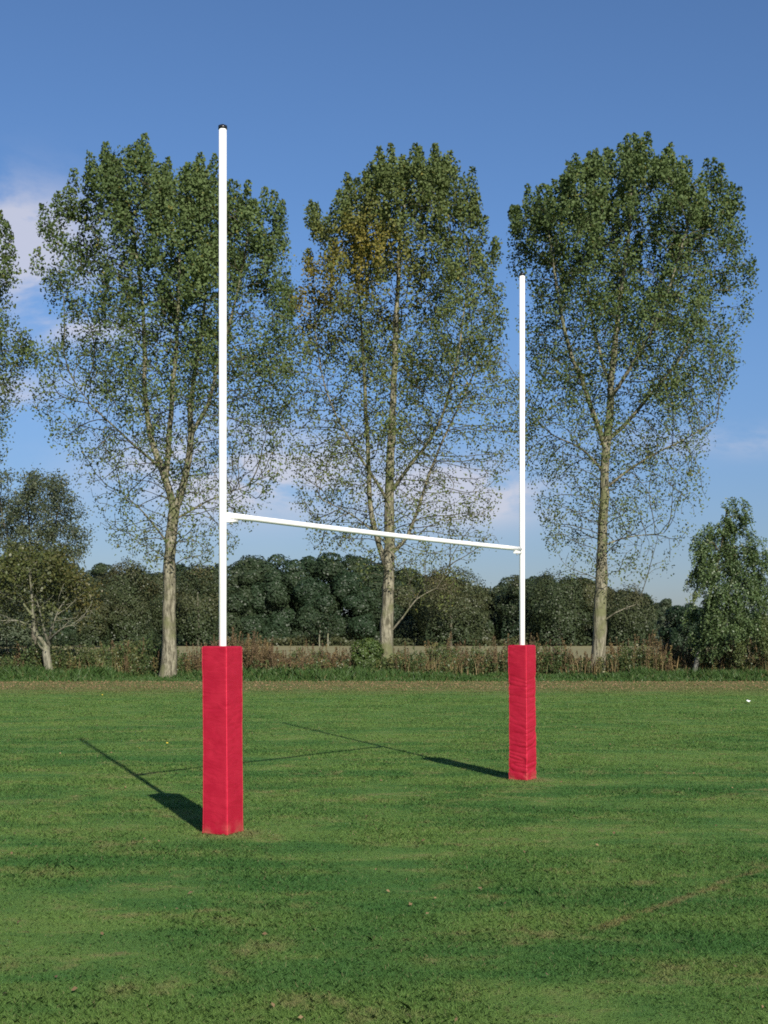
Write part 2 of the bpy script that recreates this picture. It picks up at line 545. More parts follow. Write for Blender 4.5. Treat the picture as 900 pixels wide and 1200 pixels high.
def grow_tree(root, origin, seeds, attractors, barks, step=0.4, infl=3.0, kill=0.7, iters=70, trop=(0, 0, 0.25), seed=1,
              tip=0.010, expo=2.4, ksides=12, limb_name='limb', inertia=0.5, branch_name='branches', grow_from=0.0):
    """seeds: list of (points(world-relative to root), r0, r1, parent_seed); returns node positions, twig order"""
    rng = np.random.default_rng(seed)
    nodes, par, rad = [], [], []
    seed_idx = []
    for si, (pts, r0, r1) in enumerate(seeds):
        path = spline(pts, step)
        n = len(path)
        s = np.linspace(0, 1, n)
        r = r0 + (r1 - r0) * s ** 0.8
        if si == 0:   # root flare
            z = path[:, 2]
            r = r * (1 + 0.38 * np.exp(-np.clip(z, 0, None) / 0.45))
        wob = (vnoise(path + origin, 0.9, 20 + si)[:, None] - 0.5) * 0.10
        path = path + wob * np.array([1, 1, 0])
        if si == 0: V, Fc = tube_np(path - np.array([[0, 0, 0.1]]) * (s[:, None] == 0), r, ksides)
        else: V, Fc = tube_np(path, r, 8)
        ang = vnoise(V + origin, 2.2, 31)[:, None] - 0.5
        if si == 0:
            cen = np.repeat(path, ksides, 0); V[:len(cen)] += (V[:len(cen)] - cen) * ang[:len(cen)] * 0.35
        link('trunk' if si == 0 else limb_name, mesh_np('trunk' if si == 0 else limb_name, V, Fc, smooth=True), barks[0], root)
        if si == 0: prev = -1
        else:
            d = np.linalg.norm(np.array(nodes) - path[0], axis=1); prev = int(d.argmin())
        for i in range(n):
            if si and i == 0: continue
            nodes.append(path[i]); rad.append(r[i]); par.append(prev); prev = len(nodes) - 1
    nd, pr, ns = colonize(nodes, par, attractors, step, infl, kill, iters, np.array(trop), rng, inertia)
    n = len(nd)
    R = np.zeros(n); acc = np.zeros(n)
    depth = np.zeros(n, int)      # nodes to the farthest tip
    for i in range(n - 1, -1, -1):
        R[i] = max(tip, acc[i] ** (1 / expo)) if acc[i] > 0 else tip
        if i < ns: R[i] = rad[i]
        elif pr[i] >= 0: acc[pr[i]] += R[i] ** expo; depth[pr[i]] = max(depth[pr[i]], depth[i] + 1)
    e = np.arange(ns, n)
    sub = np.zeros(n, int)
    for i in range(ns, n): sub[i] = i if pr[i] < ns else sub[pr[i]]
    roots_ = np.unique(sub[ns:])
    groups = [e] if len(roots_) > 60 else [e[sub[e] == r_] for r_ in roots_]
    for ee in groups:
        ra = np.minimum(R[pr[ee]], R[ee] * 1.25)
        V, Fc = frusta(nd[pr[ee]], nd[ee], ra, R[ee], 5)
        nm = branch_name if len(groups) == 1 else 'branch'
        link(nm, mesh_np(nm, V, Fc), barks[1], root)
    return nd, pr, R, depth, ns


def envelope(rows, x0, y0, ppm, n, rng, densf=None):
    """attractors in a volume whose silhouette (photo pixels, from the camera side) is rows = (y, xl, xr)"""
    rows = np.array(rows, float)
    out_ = []
    while len(out_) < n:
        m_ = 4000
        y = rows[0, 0] + rng.random(m_) * (rows[-1, 0] - rows[0, 0])
        xl = np.interp(y, rows[:, 0], rows[:, 1]); xr = np.interp(y, rows[:, 0], rows[:, 2])
        wmax = (rows[:, 2] - rows[:, 1]).max()
        ok = rng.random(m_) < ((xr - xl) / wmax) ** 1.6
        c = (xl + xr) / 2; hw = (xr - xl) / 2
        a = rng.random(m_) * 2 * math.pi; r = rng.random(m_) ** 0.42
        x = c + hw * r * np.cos(a); d = hw * r * np.sin(a)
        P_ = np.stack([(x - x0) / ppm, d / ppm, (y0 - y) / ppm], 1)
        if densf is not None: ok &= rng.random(m_) < densf(P_, x, y)
        out_.extend(P_[ok].tolist())
    return np.array(out_[:n])


# ------------------------------------------------------------------ the poplars
PPM = 25.3


def px(pts, x0, y0=795.0, ppm=PPM, dep=None):
    """pixel polyline -> points relative to the tree's base"""
    o_ = []
    for i, p in enumerate(pts):
        d = p[2] if len(p) > 2 else 0.0
        o_.append(((p[0] - x0) / ppm, d, (y0 - p[1]) / ppm))
    return o_


def poplar(x0, y0, rows, seeds, label, seed, thin=None, gold=None, natt=6500, dens=1.5, wide=1.0, amp=3.0):
    Z = EYE * F / (y0 - HOR)
    ppm = F / Z
    base = np.array([(x0 - CX) / F * Z, Z, 0.0])
    root = empty('poplar_tree', base, 0, label, 'tree', 'row of tall poplars along the field edge')
    rng = np.random.default_rng(seed)
    top = rows[0][0]

    def densf(P_, x, y):
        g = vnoise(P_ + base, 0.55, seed)
        d = np.interp(y, [top, top + 190, top + 300, top + 420, 720], [1.0, 0.95, 0.85, 0.80, 0.70])
        return d * np.clip((g - 0.30) * 4.0, 0.12, 1)
    A = envelope(rows, x0, y0, ppm, natt, rng, densf)
    # shoots end at uneven heights: plumes along the crown's top and shoulders
    up = vnoise(np.stack([A[:, 0] + base[0], A[:, 1], np.full(len(A), seed * 1.7)], 1), 0.62, seed + 1) - 0.70
    hf = np.clip((A[:, 2] - 11.0) / 7.0, 0, 1)
    A[:, 2] += (up * amp - 0.60) * hf
    out_k = wide + 0.36 * (vnoise(A, 0.42, seed + 2) - 0.5)
    A[:, 0] *= out_k; A[:, 1] *= out_k
    sd = [(px(p, x0, y0, ppm), r0, r1) for p, r0, r1 in seeds]
    nd, pr, R, depth, ns = grow_tree(root, base, sd, A, (M['poplar_bark'], M['twig']), step=0.40, infl=3.0, kill=0.46,
                                     iters=80, trop=(0, 0, 0.34), seed=seed)
    tipn = np.where((depth <= 3) & (np.arange(len(nd)) >= ns))[0]
    Pn = nd[tipn]
    ypx = y0 - Pn[:, 2] * ppm; xpx = x0 + Pn[:, 0] * ppm
    q = np.interp(ypx, [top, top + 150, top + 230, top + 310, top + 400, 720], [26.0, 23.0, 14.0, 8.0, 6.6, 6.0]) * dens
    if thin is not None: q = q * thin(xpx, ypx)
    q = q * np.clip(2.4 * vnoise(Pn + base, 0.75, seed + 3) - 0.30, 0.18, 2)
    k = rng.poisson(q)
    idx = np.repeat(np.arange(len(tipn)), k)
    C = Pn[idx]
    sp = np.interp(ypx[idx], [top, top + 300, 720], [0.24, 0.23, 0.22])[:, None]
    C = C + np.clip(rng.normal(size=C.shape), -1.7, 1.7) * sp * np.array([[0.85, 0.85, 1.15]])
    # upright leafy shoots stand along the top and shoulders of the crown
    cell = {}
    for i_ in range(ns, len(nd)):
        kx = (int(math.floor(nd[i_][0] / 0.85)), int(math.floor(nd[i_][1] / 0.85)))
        if kx not in cell or nd[i_][2] > nd[cell[kx]][2]: cell[kx] = i_
    sh_c = []
    for i_ in cell.values():
        p0 = nd[i_]; yp_ = y0 - p0[2] * ppm
        if rng.random() < (yp_ - top - 120) / 140: continue
        Lp = (0.45 + 0.95 * rng.random()) * np.interp(yp_, [top, top + 200], [1.0, 0.6])
        m_ = int(np.interp(yp_, [top, top + 200], [165, 110]) * (Lp + 0.25))
        sv = rng.random(m_)
        rad_ = 0.40 * np.sqrt(np.clip(1.08 - sv, 0, 1)) * (0.5 + 0.5 * np.clip(sv * 5, 0, 1))
        av = rng.random(m_) * 2 * math.pi; rv = rad_ * np.sqrt(rng.random(m_))
        ln = rng.normal(size=2) * 0.10 + p0[:2] * 0.02
        sh_c.append(np.stack([p0[0] + rv * np.cos(av) + ln[0] * sv, p0[1] + rv * np.sin(av) + ln[1] * sv, p0[2] - 0.45 + sv * (Lp + 0.45)], 1))
    C = np.vstack([C] + sh_c)
    yl_ = y0 - C[:, 2] * ppm
    size = (0.095 + 0.070 * rng.random(len(C))) * np.interp(yl_, [top, top + 320, 720], [1.08, 0.90, 0.80])
    axis = np.stack([np.zeros(len(C)), np.zeros(len(C)), C[:, 2]], 1)
    nb = unit(C - axis + np.array([[0, 0, 0.5]]))
    tint = 0.28 + 0.36 * rng.random(len(C)) + 0.6 * (vnoise(C + base, 0.7, seed + 9) - 0.5)
    au = (rng.random(len(C)) < 0.05) * 0.7 * rng.random(len(C))
    yc = y0 - C[:, 2] * ppm; xc = x0 + C[:, 0] * ppm
    au = au + 0.22 * np.clip((yc - 380) / 250, 0, 1) * rng.random(len(C))
    if gold is not None: au = au + gold(xc, yc, vnoise(C + base, 1.0, 77)) * (0.35 + 0.65 * rng.random(len(C)))
    leaf_obj('crown', C, size, M['poplar_leaf'], root, rng, tint, au, nb, 0.55)
    return root


T1 = poplar(197, 795,
    [(178, 190, 232), (186, 104, 246), (198, 90, 262), (216, 72, 312), (250, 64, 332), (300, 62, 345), (350, 55, 348), (400, 50, 348),
     (450, 52, 346), (500, 58, 344), (540, 78, 338), (580, 102, 322), (620, 120, 300), (655, 145, 262), (670, 165, 228)],
    [([(197, 795), (198, 740), (199, 680), (200, 630), (206, 592)], 0.36, 0.25),
     ([(205, 600), (194, 560, 0.1), (175, 512, 0.5), (167, 460, 0.8), (165, 400, 1.0), (160, 330, 1.2), (150, 250, 1.0)], 0.19, 0.05),
     ([(194, 560, 0.1), (200, 512, -0.4), (204, 470, -0.7), (211, 400, -1.0), (214, 330, -1.0), (215, 240, -0.8)], 0.15, 0.04),
     ([(206, 596), (220, 552, -0.3), (226, 510, -0.5), (224, 470, -0.2), (230, 420, 0.3), (238, 350, 0.6), (240, 270, 0.8)], 0.19, 0.04),
     ([(226, 512, -0.5), (246, 480, -0.8), (257, 445, -1.1), (272, 390, -1.4), (290, 320, -1.5), (296, 260, -1.4)], 0.11, 0.03),
     ([(190, 550, 0.2), (155, 520, -0.6), (122, 488, -1.0), (98, 460, -1.3)], 0.075, 0.02),
     ([(199, 640, 0), (165, 600, 1.2), (130, 570, 2.0)], 0.06, 0.02),
     ([(203, 610, 0), (240, 585, 1.0), (285, 565, 1.6)], 0.06, 0.02)],
    'tall poplar behind the left goal post, its trunk forking into several limbs above the crossbar', 21,
    thin=lambda x, y: np.where((x < 130) & (y > 275) & (y < 420), 0.6, 1.0))

T2 = poplar(452, 793,
    [(166, 470, 492), (182, 446, 520), (205, 402, 545), (225, 380, 556), (250, 372, 564), (300, 366, 578), (340, 345, 588), (400, 335, 600), (450, 330, 606),
     (500, 334, 602), (550, 345, 596), (600, 355, 584), (640, 372, 570), (665, 400, 545), (690, 440, 535), (715, 470, 530)],
    [([(452, 793), (453, 740), (455, 690), (456, 640), (456, 580), (458, 520), (461, 450), (464, 380), (468, 300), (476, 230)], 0.36, 0.05),
     ([(454, 668), (441, 628, 0.2), (433, 590, 0.5), (432, 530, 0.8), (428, 470, 1.0), (425, 410, 1.1), (420, 340, 1.2), (412, 260, 1.0)], 0.15, 0.04),
     ([(457, 580, 0), (480, 548, -0.6), (502, 520, -1.0), (520, 483, -1.3), (535, 420, -1.6), (545, 340, -1.7)], 0.10, 0.03),
     ([(457, 650, 0), (478, 626, 0.6), (498, 570, 1.2), (517, 517, 1.6), (540, 470, 2.0), (565, 410, 2.2)], 0.10, 0.03),
     ([(456, 590), (436, 560, -0.8), (410, 520, -1.4), (385, 470, -1.8), (372, 400, -2.0)], 0.08, 0.02),
     ([(456, 640), (420, 610, -1.0), (380, 590, -1.6)], 0.05, 0.02),
     ([(460, 738, -0.1), (472, 724, -0.5), (487, 703, -0.8), (510, 690, -1.0)], 0.055, 0.02)],
    'middle poplar between the two goal posts, its crown partly turned yellow on the left', 22, wide=1.06, amp=1.6,
    gold=lambda x, y, n: 1.3 * np.exp(-(((x - 425) / 55) ** 2 + ((y - 325) / 50) ** 2)) * np.clip((n - 0.25) * 3, 0, 1)
        + 1.3 * np.exp(-(((x - 360) / 30) ** 2 + ((y - 360) / 40) ** 2)) * np.clip((n - 0.2) * 3, 0, 1) + 0.12)

T3 = poplar(700, 793,
    [(156, 735, 758), (172, 712, 778), (188, 655, 806), (212, 612, 848), (250, 601, 860), (300, 605, 864), (350, 612, 874), (400, 618, 868),
     (450, 615, 862), (500, 612, 852), (550, 615, 836), (600, 626, 818), (640, 640, 800), (675, 650, 785), (695, 680, 740)],
    [([(700, 793), (703, 740), (705, 690), (707, 600), (711, 520), (715, 470), (719, 420), (724, 370), (735, 290), (742, 200)], 0.37, 0.045),
     ([(710, 528, 0), (694, 486, -0.4), (679, 448, -0.7), (664, 415, -0.9), (656, 380, -1.0), (645, 320, -1.2), (635, 250, -1.2)], 0.15, 0.03),
     ([(712, 515, 0), (738, 492, 0.5), (770, 455, 1.0), (800, 420, 1.4), (825, 370, 1.7), (838, 300, 1.8)], 0.11, 0.03),
     ([(715, 470, 0), (732, 440, -0.7), (752, 405, -1.2), (775, 350, -1.6), (795, 280, -1.8)], 0.10, 0.03),
     ([(716, 455, 0), (705, 410, 0.6), (695, 350, 1.0), (688, 280, 1.3)], 0.09, 0.03),
     ([(706, 550, 0), (682, 522, 0.7), (650, 505, 1.1), (628, 480, 1.4)], 0.075, 0.02),
     ([(709, 572, 0), (745, 545, -0.8), (790, 522, -1.3), (830, 500, -1.6)], 0.075, 0.02),
     ([(706, 640, 0), (740, 628, 0.8), (785, 622, 1.4)], 0.05, 0.015),
     ([(704, 730, -0.1), (720, 718, -0.5), (741, 709, -0.8)], 0.05, 0.02)],
    'right poplar beside the far goal post, tallest of the row, with one straight unforked trunk', 23)

T0 = poplar(-58, 794,
    [(206, -80, -40), (222, -120, -2), (260, -138, 6), (330, -150, 10), (400, -150, 28), (450, -150, 26), (500, -142, 8), (560, -130, -2),
     (620, -100, -15), (650, -80, -30)],
    [([(-58, 794), (-57, 700), (-56, 600), (-54, 500), (-52, 400), (-50, 300), (-52, 220)], 0.34, 0.05),
     ([(-56, 600), (-75, 540, 0.6), (-95, 460, 1.0), (-105, 370, 1.2)], 0.12, 0.03),
     ([(-55, 560), (-35, 500, -0.5), (-15, 430, -0.8), (-5, 350, -1.0), (-5, 270, -1.0)], 0.12, 0.03)],
    'poplar cut off by the left edge of the photo, only its outer leaves showing', 24)
# the next poplar of the row past the right edge: a copy turned round
T4 = T0.copy(); COL.objects.link(T4)
for ch in list(T0.children):
    c_ = ch.copy(); COL.objects.link(c_); c_.parent = T4
T4.location = ((1034 - CX) / F * 61.5, 61.5, 0); T4.rotation_euler = (0, 0, math.pi)
T4['label'] = 'poplar standing past the right edge of the photo, only a few leaves showing'

# ------------------------------------------------------------------ gnarled tree on the left
x0, y0 = 57, 787
Z = 61.0
ppm = F / Z
yb = HOR + EYE * ppm
base = np.array([(x0 - CX) / F * Z, Z, 0.0])
root = empty('thorn_tree', base, 0, 'small gnarled tree with pale bare limbs and olive leaves at left edge', 'tree')
rng = np.random.default_rng(41)
s_ = lambda pts: px(pts, x0, yb, ppm)
seeds = [(s_([(59, yb), (57, 775), (55, 765), (55, 757)]), 0.184, 0.154),
         (s_([(55, 758), (48, 747, -0.2), (42, 738, -0.4), (41, 715, -0.6), (41, 690, -0.7), (41, 665, -0.9)]), 0.129, 0.028),
         (s_([(42, 738, -0.4), (30, 728, -1.0), (12, 728, -1.4)]), 0.061, 0.014),
         (s_([(42, 722, -0.5), (34, 708, -0.9), (30, 690, -1.2), (26, 680, -1.2)]), 0.068, 0.021),
         (s_([(57, 756), (56, 742, -0.6), (54, 725, -0.9), (50, 705, -1.0)]), 0.082, 0.021),
         (s_([(58, 755), (63, 742, -0.5), (70, 728, -0.8), (75, 715, -1.0)]), 0.088, 0.021),
         (s_([(60, 750, -0.2), (72, 742, -1.0), (84, 735, -1.4), (97, 733, -1.6)]), 0.075, 0.021),
         (s_([(55, 764), (49, 758, -0.4), (47, 752, -0.6)]), 0.088, 0.021)]
A = envelope([(644, 15, 80), (655, -5, 95), (675, -20, 108), (700, -22, 118), (722, -15, 115), (738, 0, 100)], x0, yb, ppm, 900, rng,
             lambda P_, x, y: np.clip((vnoise(P_ + base, 0.8, 5) - 0.2) * 3, 0.1, 1))
nd, pr, R, depth, ns = grow_tree(root, base, seeds, A, (M['thorn_bark'], M['thorn_bark']), step=0.28, infl=2.2, kill=0.4, iters=50,
                                 trop=(0, 0, 0.1), seed=41, tip=0.008)
tp = np.where((depth <= 3) & (np.arange(len(nd)) >= ns))[0]
Pn = nd[tp]; yy = yb - Pn[:, 2] * ppm
k = rng.poisson(np.interp(yy, [640, 690, 740], [40, 32, 7.0]) * (0.4 + 1.1 * vnoise(Pn, 0.9, 8)))
idx = np.repeat(np.arange(len(tp)), k)
C = Pn[idx] + rng.normal(size=(len(idx), 3)) * 0.22
kp_ = ~((C[:, 1] < 0.1) & (yb - C[:, 2] * ppm > 684) & (rng.random(len(C)) < 0.80))
C = C[kp_]
tint = 0.2 + 0.6 * rng.random(len(C)) + 0.5 * (vnoise(C, 0.8, 9) - 0.5)
au = np.clip((C[:, 0] - 0.3) * 0.22, 0, 0.7) * rng.random(len(C)) + 0.25 * rng.random(len(C)) ** 2
leaf_obj('crown', C, 0.10 + 0.07 * rng.random(len(C)), M['thorn_leaf'], root, rng, tint, au, unit(C - np.array([[0, 0, 3.0]])), 0.5)


# ------------------------------------------------------------------ tall grey-green tree further left
def open_tree(name, x0, Z, rows, seeds, label, cat, leafm, bark, seed, natt, q, leafsize, step, kill, spread, group=None, gz=0.0):
    ppm = F / Z
    yb = HOR + (EYE - gz) * ppm
    base = np.array([(x0 - CX) / F * Z, Z, gz])
    root = empty(name, base, 0, label, cat, group)
    rng = np.random.default_rng(seed)
    sd = [(px([p if p[1] is not None else (p[0], yb) for p in pts], x0, yb, ppm), r0, r1) for pts, r0, r1 in seeds]
    A = envelope(rows, x0, yb, ppm, natt, rng, lambda P_, x, y: np.clip((vnoise(P_ + base, 0.30, seed) - 0.3) * 3.5, 0.03, 1))
    nd, pr, R, depth, ns = grow_tree(root, base, sd, A, (bark, bark), step=step, infl=step * 8, kill=kill, iters=60, trop=(0, 0, 0.12), seed=seed, tip=0.02)
    tp = np.where((depth <= 6) & (np.arange(len(nd)) >= ns))[0]
    Pn = nd[tp]
    k = rng.poisson(q * (0.35 + 1.2 * vnoise(Pn + base, 0.4, seed + 1)))
    idx = np.repeat(np.arange(len(tp)), k)
    C = Pn[idx] + rng.normal(size=(len(idx), 3)) * spread
    tint = 0.2 + 0.6 * rng.random(len(C)) + 0.5 * (vnoise(C + base, 0.5, 9) - 0.5)
    au = 0.3 * rng.random(len(C)) ** 2
    leaf_obj('crown', C, leafsize * (0.75 + 0.5 * rng.random(len(C))), leafm, root, rng, tint, au, unit(C - np.array([[0, 0, rows[-1][0] * 0 + 6.0]])), 0.5)
    return root


open_tree('ash_tree', 40, 150.0, [(556, 0, 62), (568, -25, 85), (590, -45, 94), (612, -45, 100), (640, -45, 104), (665, -40, 104), (690, -30, 100), (720, -20, 90)],
          [([(40, None), (40, 730), (38, 690), (36, 650), (34, 610), (30, 580)], 0.38, 0.08),
           ([(37, 670), (50, 640, 0.8), (62, 610, 1.2), (68, 580, 1.4)], 0.16, 0.05),
           ([(38, 690), (20, 650, -0.8), (8, 615, -1.2), (4, 585, -1.2)], 0.16, 0.05),
           ([(38, 700), (60, 675, -1.0), (82, 655, -1.4)], 0.12, 0.04)],
          'tall grey green tree rising behind the small gnarled tree at left', 'tree', M['grey_leaf'], M['dark_bark'], 51, 1500, 48.0, 0.22, 0.6, 0.9, 0.45, gz=0.2)


# ------------------------------------------------------------------ lobed woodland crowns
def lobed_crown(w, h, z0, n, size, rng, nl=19, depthk=1.0, skirt=0.3):
    """leaf clumps on many sub-lobes over an ellipsoid; local coords, base at z0"""
    cz = z0 + (h - z0) * 0.48
    a, b, c = w, w * depthk, (h - z0) * 0.52
    d = unit(rng.normal(size=(nl, 3)) + np.array([[0, -0.25, 0.25]]))
    lr = w * (0.30 + 0.24 * rng.random(nl))
    kk = 0.80 + 0.12 * rng.random(nl)
    LC = d * np.array([[a, b, c]]) * kk[:, None] - d * lr[:, None] * 0.75 + np.array([[0, 0, cz]])
    j = rng.integers(0, nl, n)
    e = unit(rng.normal(size=(n, 3)) + d[j] * 0.9)
    rr = 0.72 + 0.36 * rng.random(n) ** 1.5
    rr = rr * (0.85 + 0.3 * vnoise(LC[j] + e * lr[j][:, None], 1.1, 4))
    C = LC[j] + e * (lr[j] * rr)[:, None] * np.array([[1, 1, 0.9]])
    C[:, 2] = np.maximum(C[:, 2], 0.1 + 0.4 * rng.random(n))
    if skirt:
        ms = int(n * skirt); sel = rng.permutation(n)[:ms]
        an = rng.random(ms) * 2 * math.pi
        zz = z0 + (h * 0.55 - z0) * rng.random(ms)
        rr_ = w * (0.42 + 0.5 * vnoise(np.stack([np.cos(an) * 2.2, np.sin(an) * 2.2, zz * 0.35], 1), 1.0, 14))
        C[sel] = np.stack([rr_ * np.cos(an), rr_ * np.sin(an) * depthk, zz], 1)
        e[sel] = np.stack([np.cos(an), np.sin(an), np.full(ms, 0.3)], 1)
    tint = 0.45 + 0.35 * (rng.random(n) - 0.5) + 0.6 * (rng.random(nl)[j] - 0.5)
    return C, unit(e + np.array([[0, 0, 0.25]])), tint, size * (0.7 + 0.6 * rng.random(n)), j


def wood_tree(name, pxc, pyt, hwpx, Z, label, leafm, seed, n=5200, size=0.42, cat='tree', group=None, autumn=0.25, z0=0.3, trunk=True, bark='dark_bark', asp=0.8):
    rng = np.random.default_rng(seed)
    g = rise(Z)
    h = EYE + (HOR - pyt) / F * Z - g
    w = hwpx / F * Z
    root = empty(name, ((pxc - CX) / F * Z, Z, g), 0, label, cat, group)
    if trunk:
        V, Fc = tube_np(spline([(0, 0, -0.2), (0.1, 0, h * 0.25), (-0.1, 0.1, h * 0.6)], h / 12), np.linspace(h * 0.022, h * 0.008, len(spline([(0, 0, -0.2), (0.1, 0, h * 0.25), (-0.1, 0.1, h * 0.6)], h / 12))), 8)
        link('trunk', mesh_np('trunk', V, Fc, smooth=True), M[bark], root)
    n = int(n * 1.7); size *= 0.80
    C, nb, tint, sz, j = lobed_crown(w, h, z0, n, size, rng)
    lob = rng.random(60)[j % 60]
    au = np.clip((autumn * (0.1 + 1.9 * lob) + autumn * 0.5 * (rng.random(n) - 0.5)) * np.clip(-0.1 + 1.3 * C[:, 2] / h, 0, 1.1), 0, 1)
    leaf_obj('crown', C, sz, leafm, root, rng, tint, au, nb, 1.7, asp)
    return root


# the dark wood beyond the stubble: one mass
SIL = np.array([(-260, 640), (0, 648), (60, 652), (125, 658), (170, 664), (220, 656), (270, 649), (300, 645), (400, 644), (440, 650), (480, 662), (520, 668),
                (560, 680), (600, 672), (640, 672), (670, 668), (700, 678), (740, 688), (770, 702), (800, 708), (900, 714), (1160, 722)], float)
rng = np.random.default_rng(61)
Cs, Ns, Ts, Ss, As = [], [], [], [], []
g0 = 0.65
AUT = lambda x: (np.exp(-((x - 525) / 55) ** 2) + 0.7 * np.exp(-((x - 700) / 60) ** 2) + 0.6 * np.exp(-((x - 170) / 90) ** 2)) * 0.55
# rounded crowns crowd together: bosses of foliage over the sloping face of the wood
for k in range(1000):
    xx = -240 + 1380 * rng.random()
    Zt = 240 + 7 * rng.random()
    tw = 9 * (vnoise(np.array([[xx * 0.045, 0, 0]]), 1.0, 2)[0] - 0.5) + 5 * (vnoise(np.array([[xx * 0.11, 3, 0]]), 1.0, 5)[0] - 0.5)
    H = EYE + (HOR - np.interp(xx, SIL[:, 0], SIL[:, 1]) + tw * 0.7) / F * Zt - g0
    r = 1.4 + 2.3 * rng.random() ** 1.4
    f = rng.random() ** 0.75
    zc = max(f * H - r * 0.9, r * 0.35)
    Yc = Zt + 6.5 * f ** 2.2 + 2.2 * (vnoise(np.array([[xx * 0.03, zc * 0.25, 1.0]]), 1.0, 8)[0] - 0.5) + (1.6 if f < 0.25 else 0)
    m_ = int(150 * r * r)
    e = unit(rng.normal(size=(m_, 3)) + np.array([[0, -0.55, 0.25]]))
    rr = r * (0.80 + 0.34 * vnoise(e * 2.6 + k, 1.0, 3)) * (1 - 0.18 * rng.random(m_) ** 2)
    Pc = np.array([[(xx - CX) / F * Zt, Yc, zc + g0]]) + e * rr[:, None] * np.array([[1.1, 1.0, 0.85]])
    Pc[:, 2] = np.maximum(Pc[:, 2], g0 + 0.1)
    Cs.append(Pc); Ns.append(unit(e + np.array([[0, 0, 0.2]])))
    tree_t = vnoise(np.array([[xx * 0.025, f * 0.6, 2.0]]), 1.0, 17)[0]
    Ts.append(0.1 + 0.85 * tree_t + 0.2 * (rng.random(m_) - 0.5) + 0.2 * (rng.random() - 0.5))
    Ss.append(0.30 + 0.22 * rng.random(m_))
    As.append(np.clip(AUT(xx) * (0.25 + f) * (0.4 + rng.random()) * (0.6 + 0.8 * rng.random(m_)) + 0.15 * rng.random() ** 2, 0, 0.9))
# a second rank stands behind and closes the gaps
for xx in np.linspace(-260, 1160, 64):
    xx += rng.normal() * 10; Zt = 258 + rng.normal() * 3
    H = EYE + (HOR - np.interp(xx, SIL[:, 0], SIL[:, 1]) - 3 + rng.normal() * 3) / F * Zt - g0
    C, nb, tint, sz, j = lobed_crown((24 + 12 * rng.random()) / F * Zt, H, 0.0, 4200, 0.50, rng, 18)
    Cs.append(C + np.array([[(xx - CX) / F * Zt, Zt, g0]])); Ns.append(nb); Ts.append(tint - 0.1); Ss.append(sz)
    As.append(np.full(len(C), 0.1))
Call = np.concatenate(Cs)
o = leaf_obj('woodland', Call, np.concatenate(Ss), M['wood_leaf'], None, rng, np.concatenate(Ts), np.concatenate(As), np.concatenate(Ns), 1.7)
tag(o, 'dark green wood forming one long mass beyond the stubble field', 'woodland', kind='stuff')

# low scrub along the foot of the wood
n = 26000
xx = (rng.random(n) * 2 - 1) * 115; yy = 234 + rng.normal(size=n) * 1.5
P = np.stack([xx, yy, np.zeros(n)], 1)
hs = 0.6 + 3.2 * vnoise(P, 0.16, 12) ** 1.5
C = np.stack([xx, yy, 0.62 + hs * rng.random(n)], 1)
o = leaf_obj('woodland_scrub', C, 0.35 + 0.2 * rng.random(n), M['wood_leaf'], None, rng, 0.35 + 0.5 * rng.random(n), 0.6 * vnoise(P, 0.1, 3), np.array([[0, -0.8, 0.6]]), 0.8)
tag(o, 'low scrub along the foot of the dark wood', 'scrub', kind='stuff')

wood_tree('oak_tree', 528, 655, 52, 229, 'broad brown domed tree in front of the wood between the two goal posts', M['brown_leaf'], 71, 7000, 0.38, autumn=0.35)
wood_tree('oak_tree', 655, 663, 42, 231, 'dark tree with olive top between the far post and the right poplar', M['brown_leaf'], 72, 6000, 0.38, autumn=0.1)
wood_tree('oak_tree', 735, 680, 42, 230, 'olive brown domed tree just right of the right poplar trunk', M['brown_leaf'], 73, 6000, 0.38, autumn=0.22)
wood_tree('oak_tree', 601, 668, 24, 238, 'narrow dark green tree seen right behind the far goal post', M['wood_leaf'], 74, 4200, 0.4, autumn=0.25)
wood_tree('oak_tree', 148, 652, 46, 212, 'rounded brownish tree between the gnarled tree and left poplar trunk', M['brown_leaf'], 75, 7500, 0.38, autumn=0.3)
wood_tree('oak_tree', 108, 672, 28, 205, 'russet leaved tree right beside the small gnarled tree', M['brown_leaf'], 76, 5500, 0.34, autumn=0.6)
wood_tree('oak_tree', 232, 655, 34, 226, 'brown green tree at the wood edge just left of the near goal post', M['brown_leaf'], 77, 5500, 0.38, autumn=0.3)
wood_tree('oak_tree', 20, 655, 52, 210, 'dull green tree behind the gnarled tree at left edge', M['grey_leaf'], 80, 8000, 0.38, autumn=0.3)
wood_tree('willow_tree', 780, 697, 11, 190, 'pale slender grey green tree left of the weeping birch', M['grey_leaf'], 78, 2600, 0.26, autumn=0.0)
wood_tree('holm_oak', 800, 702, 30, 95, 'dark dense tree close behind the weeping birch on its left side', M['wood_leaf'], 79, 6500, 0.17, autumn=0.0, z0=0.5)
wood_tree('holm_oak', 900, 728, 20, 80, 'dark bush cut by the right edge beside the weeping birch', M['wood_leaf'], 81, 4500, 0.14, autumn=0.05)
wood_tree('bramble_bush', 786, 752, 16, 66, 'greyish dead looking bush left of the weeping birch foot', M['brown_leaf'], 82, 2500, 0.09, 'bush', autumn=0.1, trunk=False)

